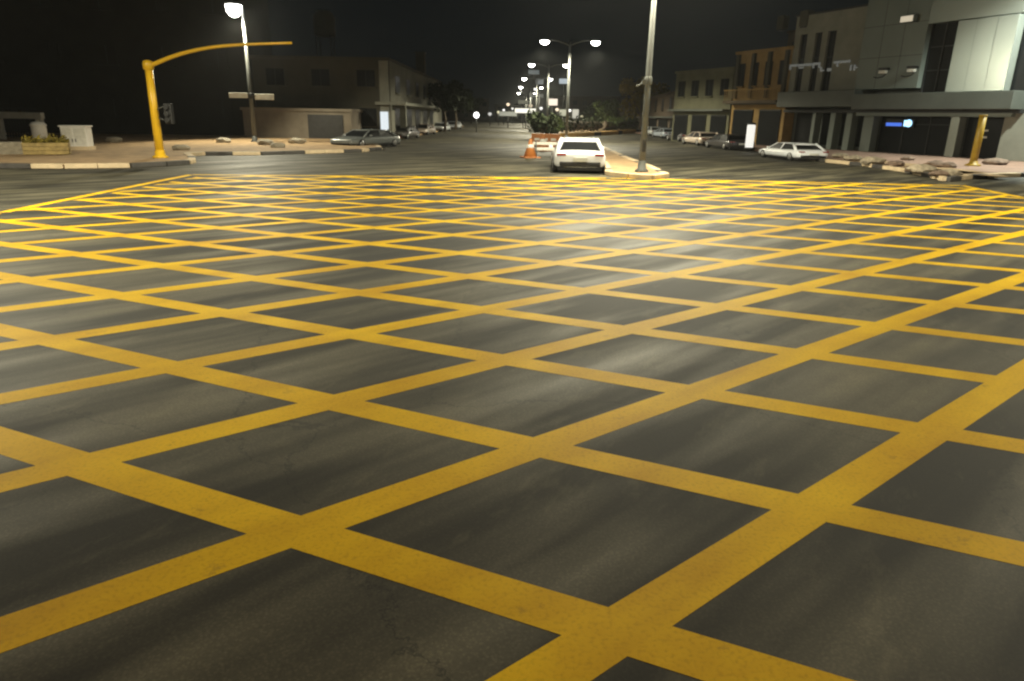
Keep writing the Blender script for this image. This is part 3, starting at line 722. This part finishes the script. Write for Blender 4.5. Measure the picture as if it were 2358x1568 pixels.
# raised letters over the left bay (too blurred to read in the photograph)
M_LETTER = glow('letter_glow', (.9, .92, .82), .10)  # faint emission added so the letters read brighter than the wall
ls = thing('letter_sign', 'row of raised white letters across the left bay of the grey building', 'sign', on_facade(-2.35, 5.2, .03), FANG)
rnd = random.Random(5)
def glyph(x, wd, ht, kind, z0=0.0):
    m = MB(); T = .095; b_ = lambda x0, x1, z0_, z1_: m.box((x+(x0+x1)/2, -.06, z0+(z0_+z1_)/2), (abs(x1-x0), .10, abs(z1_-z0_)))
    for kx in kind:
        if kx == 'l': b_(0, T, 0, ht)
        if kx == 'r': b_(wd-T, wd, 0, ht)
        if kx == 't': b_(T+.004, wd-T-.004, ht-T, ht)
        if kx == 'm': b_(T+.004, wd-T-.004, ht/2-T/2, ht/2+T/2)
        if kx == 'b': b_(T+.004, wd-T-.004, 0, T)
        if kx == 'c': b_(wd/2-T/2, wd/2+T/2, 0, ht-T-.004)
        if kx == 's': b_(0, wd, ht-T*1.6, ht)
    m.build('letter', M_LETTER, ls)
x = .0
for wd, ht, kind, z0 in ((.70, .36, 'sl', .36), (.62, .30, 'sb', .40), (.60, .36, 's', .34), (.62, .36, 'slr', .36), (.45, .30, 'lb', .12), (.5, .30, 'bm', .10), (.60, .36, 'sc', .36), (.62, .34, 's', .38), (.2, .36, 'l', .05), (.34, .36, 'lm', .05), (.42, .36, 'rb', .05)):
    glyph(x, wd, ht, kind, z0); x += wd+.10

# ------------------------------------------------------------------ other buildings
def block(label, P0, P1, depth, h, wall_m, floors, nwin, win_m=M_GLASSD, name='building', group=None, shop=None, para=.5, wh=1.3):
    """facade from P0 to P1 (street side to the right-hand side of P0->P1 seen from above is -y local)"""
    d = P1-P0; Lf = d.length; t = thing(name, label, 'building', (P0.x, P0.y, 0), math.atan2(d.y, d.x), group)
    MB().box((Lf/2, depth/2, h/2), (Lf, depth, h)).build('wall', wall_m, t)
    c = MB().box((Lf/2, depth/2, h+.10), (Lf+.24, depth+.24, .2)); c.build('parapet', wall_m, t)
    fh = h/floors
    for f in range(floors):
        if f == 0 and shop is not None:
            k = shop; 
            for i in range(k):
                a = Lf*(i+.12)/k; b = Lf*(i+.88)/k
                s_ = MB().box(((a+b)/2, -.02, fh*.42), (b-a, .10, fh*.76)).build('shop_window', win_m, t)
                MB().box(((a+b)/2, -.09, fh*.78), (b-a, .04, .06)).build('frame', M_DARK, s_)
            MB().box((Lf/2, -.35, fh*.93), (Lf*.98, .7, .16)).build('awning', M_CLADD, t)
            continue
        for i in range(nwin):
            xc = Lf*(i+.5)/nwin; ww = min(1.4, Lf/nwin*.5); zc_ = f*fh+fh*.55
            s_ = MB().box((xc, -.012, zc_), (ww, .06, wh)).build('window', win_m, t)
            MB().box((xc, -.10, zc_-wh/2-.06), (ww+.2, .20, .09)).build('sill', wall_m, s_)
            MB().box((xc, -.052, zc_), (.05, .025, wh)).build('frame', M_DARK, s_)
    return t
M_OCHRE = mat('ochre_render', (.26, .165, .055), .85, 0, .3, .8); M_OLIVE = mat('pale_olive_render', (.10, .098, .06), .85, 0, .25, .8); M_BROWN = mat('brown_render', (.08, .058, .036), .9, 0, .25, .8)
M_BEIGE = mat('beige_render', (.062, .057, .04), .85, 0, .2, .7)
# orange building next to the grey one, and the row beyond
def UP(u, off=0.0): return FL+FD*u+FN*off
ob = block('ochre two-storey building with balcony left of the grey building', UP(-8.4), UP(-2.35), 11, 7.0, M_OCHRE, 2, 4, group=None, shop=2, wh=1.7)
Lo = 6.05
MB().box((Lo/2, -.5, 3.35), (Lo, 1.0, .22)).build('balcony_floor', M_BROWN, ob)
rl = MB().box((Lo/2, -.97, 4.25), (Lo, .06, .08))
for k in range(28): rl.box((.15+k*(Lo-.3)/27, -.97, 3.84), (.04, .04, .75))
rl.build('railing', M_OCHRE, ob)
for k in range(4): MB().box((.35+k*(Lo-.7)/3, -.13, 5.3), (.30, .22, 3.3)).build('pilaster', M_BEIGE, ob)
block('taller dark brown building rising behind the ochre one', UP(-9.5, -6), UP(-2.5, -6), 12, 9.0, M_BROWN, 3, 3)
block('pale olive building beyond the ochre one', UP(-16.5), UP(-8.6), 10, 5.9, M_OLIVE, 2, 4, shop=3)
block('low dull brown building far along the right side', Vector((18.6, 108, 0)), Vector((16.6, 72, 0)), 10, 4.6, M_BROWN, 2, 6, shop=4)
block('small far building at the end of the right side row', Vector((22.5, 160, 0)), Vector((19.0, 111, 0)), 10, 5.0, M_BROWN, 2, 8)
# brown neighbour at the right border
block('brown building at the right border of the picture', UP(17.6, .2), UP(30, .2), 10, 8, M_BROWN, 2, 5, shop=3)
# left corner building
C = Vector((-10.0, 57.5, 0)); Lc = Vector((-20.6, 57.5, 0))
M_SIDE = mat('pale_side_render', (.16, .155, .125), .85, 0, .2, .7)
lb = block('two-storey beige corner building with lit doorway on the left', Lc, C, 40, 5.9, M_BEIGE, 2, 3, wh=1.2)
MB().box((10.6-.35, -.10, 3.02), (.7, .24, 5.7)).build('corner_pilaster', M_PIER, lb)
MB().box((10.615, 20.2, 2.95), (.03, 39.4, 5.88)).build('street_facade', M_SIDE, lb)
# its street side (local +x face)
for i in range(5):
    yy = 4+i*6.0
    s_ = MB().box((10.62, yy, 4.3), (.08, 2.2, 1.3)).build('window', M_GLASSD, lb); MB().box((10.72, yy, 3.58), (.2, 2.5, .1)).build('sill', M_PIER, s_)
    MB().box((10.62, yy, 1.3), (.08, 3.4, 2.2)).build('shop_window', M_GLASSD, lb)
MB().box((11.1, 18, 2.75), (1.0, 34, .22)).build('awning', M_PIER, lb)
MB().box((10.78, -.14, 2.75), (2.4, .9, .22)).build('entrance_canopy', M_PIER, lb)
dr_ = MB().box((10.2, -.26, 1.25), (.62, .06, 1.75)).build('lit_doorway', glow('doorway_light', (.86, .95, 1.0), .85), lb)
MB().box((8.9, -.02, 1.25), (1.3, .10, 2.2)).build('dark_entrance', M_GLASSD, lb)
MB().box((11.2, 3.0, 1.35), (.5, .5, 2.6)).build('porch_column', M_PIER, lb)
# single-storey annex with garage opening
an = block('low pale annex with a dark garage opening left of the corner building', Vector((-20.2, 53.6, 0)), Vector((-12.2, 53.6, 0)), 3.6, 2.05, mat('dusty_render', (.17, .145, .11), .9, 0, .2, .9), 1, 0)
MB().box((6.1, -.02, .95), (2.6, .10, 1.75)).build('garage_door', M_DARK, an)
# dark building far left
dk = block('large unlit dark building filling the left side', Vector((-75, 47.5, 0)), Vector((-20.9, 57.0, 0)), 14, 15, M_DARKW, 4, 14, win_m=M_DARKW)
# roof fixtures
t = thing('water_tank', 'faint round water tank on the roof left of centre', 'water tank', (-19.0, 74, 5.9))
MB().lathe([(1.0, 3.2), (1.05, 3.4), (1.05, 5.0), (.7, 5.5), (.1, 5.6)], seg=18).build('tank', M_BEIGE, t)
for sx_, sy_ in ((-.7, -.7), (.7, -.7), (.7, .7), (-.7, .7)): MB().tube([(sx_, sy_, .1), (sx_, sy_, 3.3)], .07, 6).build('leg', M_DARK, t)
t = thing('chimney', 'slim square chimney stack on the far left roofs', 'chimney', (-10.9, 84, 5.9))
MB().box((0, 0, 1.3), (1.0, 1.0, 2.6)).build('stack', M_BEIGE, t); MB().box((0, 0, 2.66), (1.2, 1.2, .14)).build('cap', M_BEIGE, t)
for px_, py_, lab in ((1858, 40, 'pale box on the roof edge of the grey building'), (1803, 50, 'dim box on the roof of the brown building')):
    q = at(px_, py_, 54 if px_ > 1830 else 62)
    t = thing('rooftop_unit', lab, 'rooftop unit', (q.x, q.y, q.z-.7), FANG, 'rooftop units on the right')
    MB().box((0, 0, .62), (.75, .6, 1.0)).build('casing', M_BEIGE, t, bevel=.03); MB().lathe([(.26, 0), (.26, .05)], (0, 0, 1.12), 12).build('fan_cover', M_DARK, t)
    MB().box((0, 0, .06), (.6, .5, .12)).build('foot', M_DARK, t)

# ------------------------------------------------------------------ lit signs and far lights
def lit_sign(label, px, py, Y, wd, ht, col, st, name='lit_sign', post=True):
    q = at(px, py, Y); t = thing(name, label, 'sign', (q.x, q.y, 0), 0, None)
    MB().box((0, 0, q.z), (wd+.1, .16, ht+.1)).build('housing', M_DARK, t)
    MB().box((0, -.09, q.z), (wd, .03, ht)).build('lit_face', glow('sign_light', col, st), t)
    if post: MB().tube([(0, .02, 0), (0, .02, q.z-ht/2)], .07, 8).build('post', M_DARK, t)
    return t
q = at(1729, 303, 47.5)
t = thing('lit_column', 'tall glowing white advertising column on the right pavement', 'lit sign', (q.x, q.y, .14), FANG)
MB().lathe([(.30, 0), (.30, .14)], seg=16).build('base', M_DARK, t)
MB().lathe([(.24, .14), (.26, .2), (.26, 1.52), (.2, 1.58)], seg=16).build('lit_face', glow('column_light', (1, .97, .88), .95), t)
MB().lathe([(.29, 1.58), (.29, 1.66), (.1, 1.72)], seg=16).build('cap', M_DARK, t)
q = at(1097, 265, 88)
t = thing('globe_light', 'small round white globe light low on the left side of the street', 'light', (q.x, q.y, 0))
MB().tube([(0, 0, 0), (0, 0, q.z-.3)], .06, 8).build('post', M_DARK, t)
MB().lathe([(.05, q.z-.36), (.26, q.z-.26), (.36, q.z), (.26, q.z+.26), (.04, q.z+.36)], seg=16).build('globe', glow('globe_glow', (1, .99, .97), 3), t)
lit_sign('bright white shop fascia lit near the vanishing point', 1211, 255, 120, 3.6, .7, (1, .97, .86), .9)
lit_sign('faint pale shop front left of the bright fascia', 1170, 262, 125, 3.0, .7, (.8, .85, .7), .22)
lit_sign('small pinkish sign on the median beyond the palm', 1272, 235, 95, 1.3, .8, (1, .80, .68), .75)
lit_sign('small pale upright sign right of the far lamp poles', 1325, 262, 95, .8, 1.1, (.8, .8, .72), .40)
lit_sign('pale green sign low beside the far lamp pole', 1296, 260, 90, .9, .8, (.62, .70, .50), .28)
lit_sign('bluish hanging sign attached by the far lamp pole', 1300, 187, 110, 1.6, .7, (.66, .76, .82), .6)
lit_sign('dim grey sign high left of the far lamp poles', 1229, 166, 130, 1.9, .7, (.4, .47, .48), .25)
lit_sign('dim grey round sign below the high one', 1243, 188, 120, 1.2, .8, (.45, .5, .5), .3)
lit_sign('slanted dull banner above the vanishing point', 1235, 220, 125, 2.4, .5, (.4, .42, .38), .25)
lit_sign('faint yellowish sign left of the palm', 1205, 235, 130, 1.8, .6, (.5, .5, .36), .25)
lit_sign('pale roadside sign right behind the median beyond the hedge', 1538, 288, 100, 1.2, .9, (.6, .62, .58), .3)
rnd = random.Random(9)
spots = [(1148, 258, 150, 'yellowish'), (1160, 253, 170, 'white'), (1180, 250, 190, 'white'), (1222, 243, 160, 'warm'), (1246, 249, 140, 'white'), (1262, 245, 135, 'pale green'), (1283, 252, 120, 'warm'), (1128, 262, 140, 'white'), (1340, 268, 110, 'yellowish'), (1312, 254, 120, 'white'), (1170, 240, 200, 'warm'), (1232, 205, 170, 'white')]
tint = {'white': (1, .98, .92), 'warm': (1, .80, .55), 'yellowish': (.9, .82, .5), 'pale green': (.75, .9, .6)}
for i, (px_, py_, Y_, tn) in enumerate(spots):
    q = at(px_, py_, Y_); r_ = rnd.uniform(.22, .42)*Y_/150
    t = thing('distant_lamp', 'tiny %s lamp far up the street, %s' % (tn, ['lowest at the left of the cluster', 'second from the left edge', 'over the left kerb', 'just above the bright fascia', 'right of the bright fascia', 'between the fascia and the lamp poles', 'beside the nearest double lamp pole', 'by the round globe light', 'over the hedge', 'right of the nearest double lamp pole', 'highest on the left side', 'high below the third double lamp'][i]), 'lamp', (q.x, q.y, 0), 0, 'tiny lamps far up the street')
    MB().tube([(0, 0, 0), (0, 0, q.z-r_)], .06, 6).build('post', M_DARK, t)
    MB().lathe([(r_*.3, q.z-r_), (r_, q.z-r_*.4), (r_, q.z+r_*.3), (r_*.4, q.z+r_*.7)], seg=10).build('globe', glow('distant_glow', tint[tn], rnd.uniform(.5, 1.6)), t)
# far houses closing the street
for i, (x0, y0, x1, y1, hh, lab) in enumerate(((-30, 235, -9, 240, 7, 'far dark block left of the vanishing point'), (-7, 255, 9, 256, 5.5, 'far dark block closing the street at the vanishing point'), (11, 232, 32, 226, 8, 'far dark block right of the vanishing point'))):
    block(lab, Vector((x0, y0, 0)), Vector((x1, y1, 0)), 12, hh, M_BROWN, 2, 7)

# ------------------------------------------------------------------ thin haze added over the street to imitate bloom around the lamps
hz_m = bpy.data.materials.new('haze'); hz_m.use_nodes = True
N = hz_m.node_tree.nodes; N.clear(); ho_ = N.new('ShaderNodeOutputMaterial'); pv = N.new('ShaderNodeVolumePrincipled')
pv.inputs['Color'].default_value = (.85, .88, .9, 1); pv.inputs['Density'].default_value = .00030; pv.inputs['Anisotropy'].default_value = .55
hz_m.node_tree.links.new(pv.outputs[0], ho_.inputs['Volume'])
hz = MB().box((0, 115, 11.5), (340, 370, 25)).build('haze', hz_m); hz['kind'] = 'stuff'
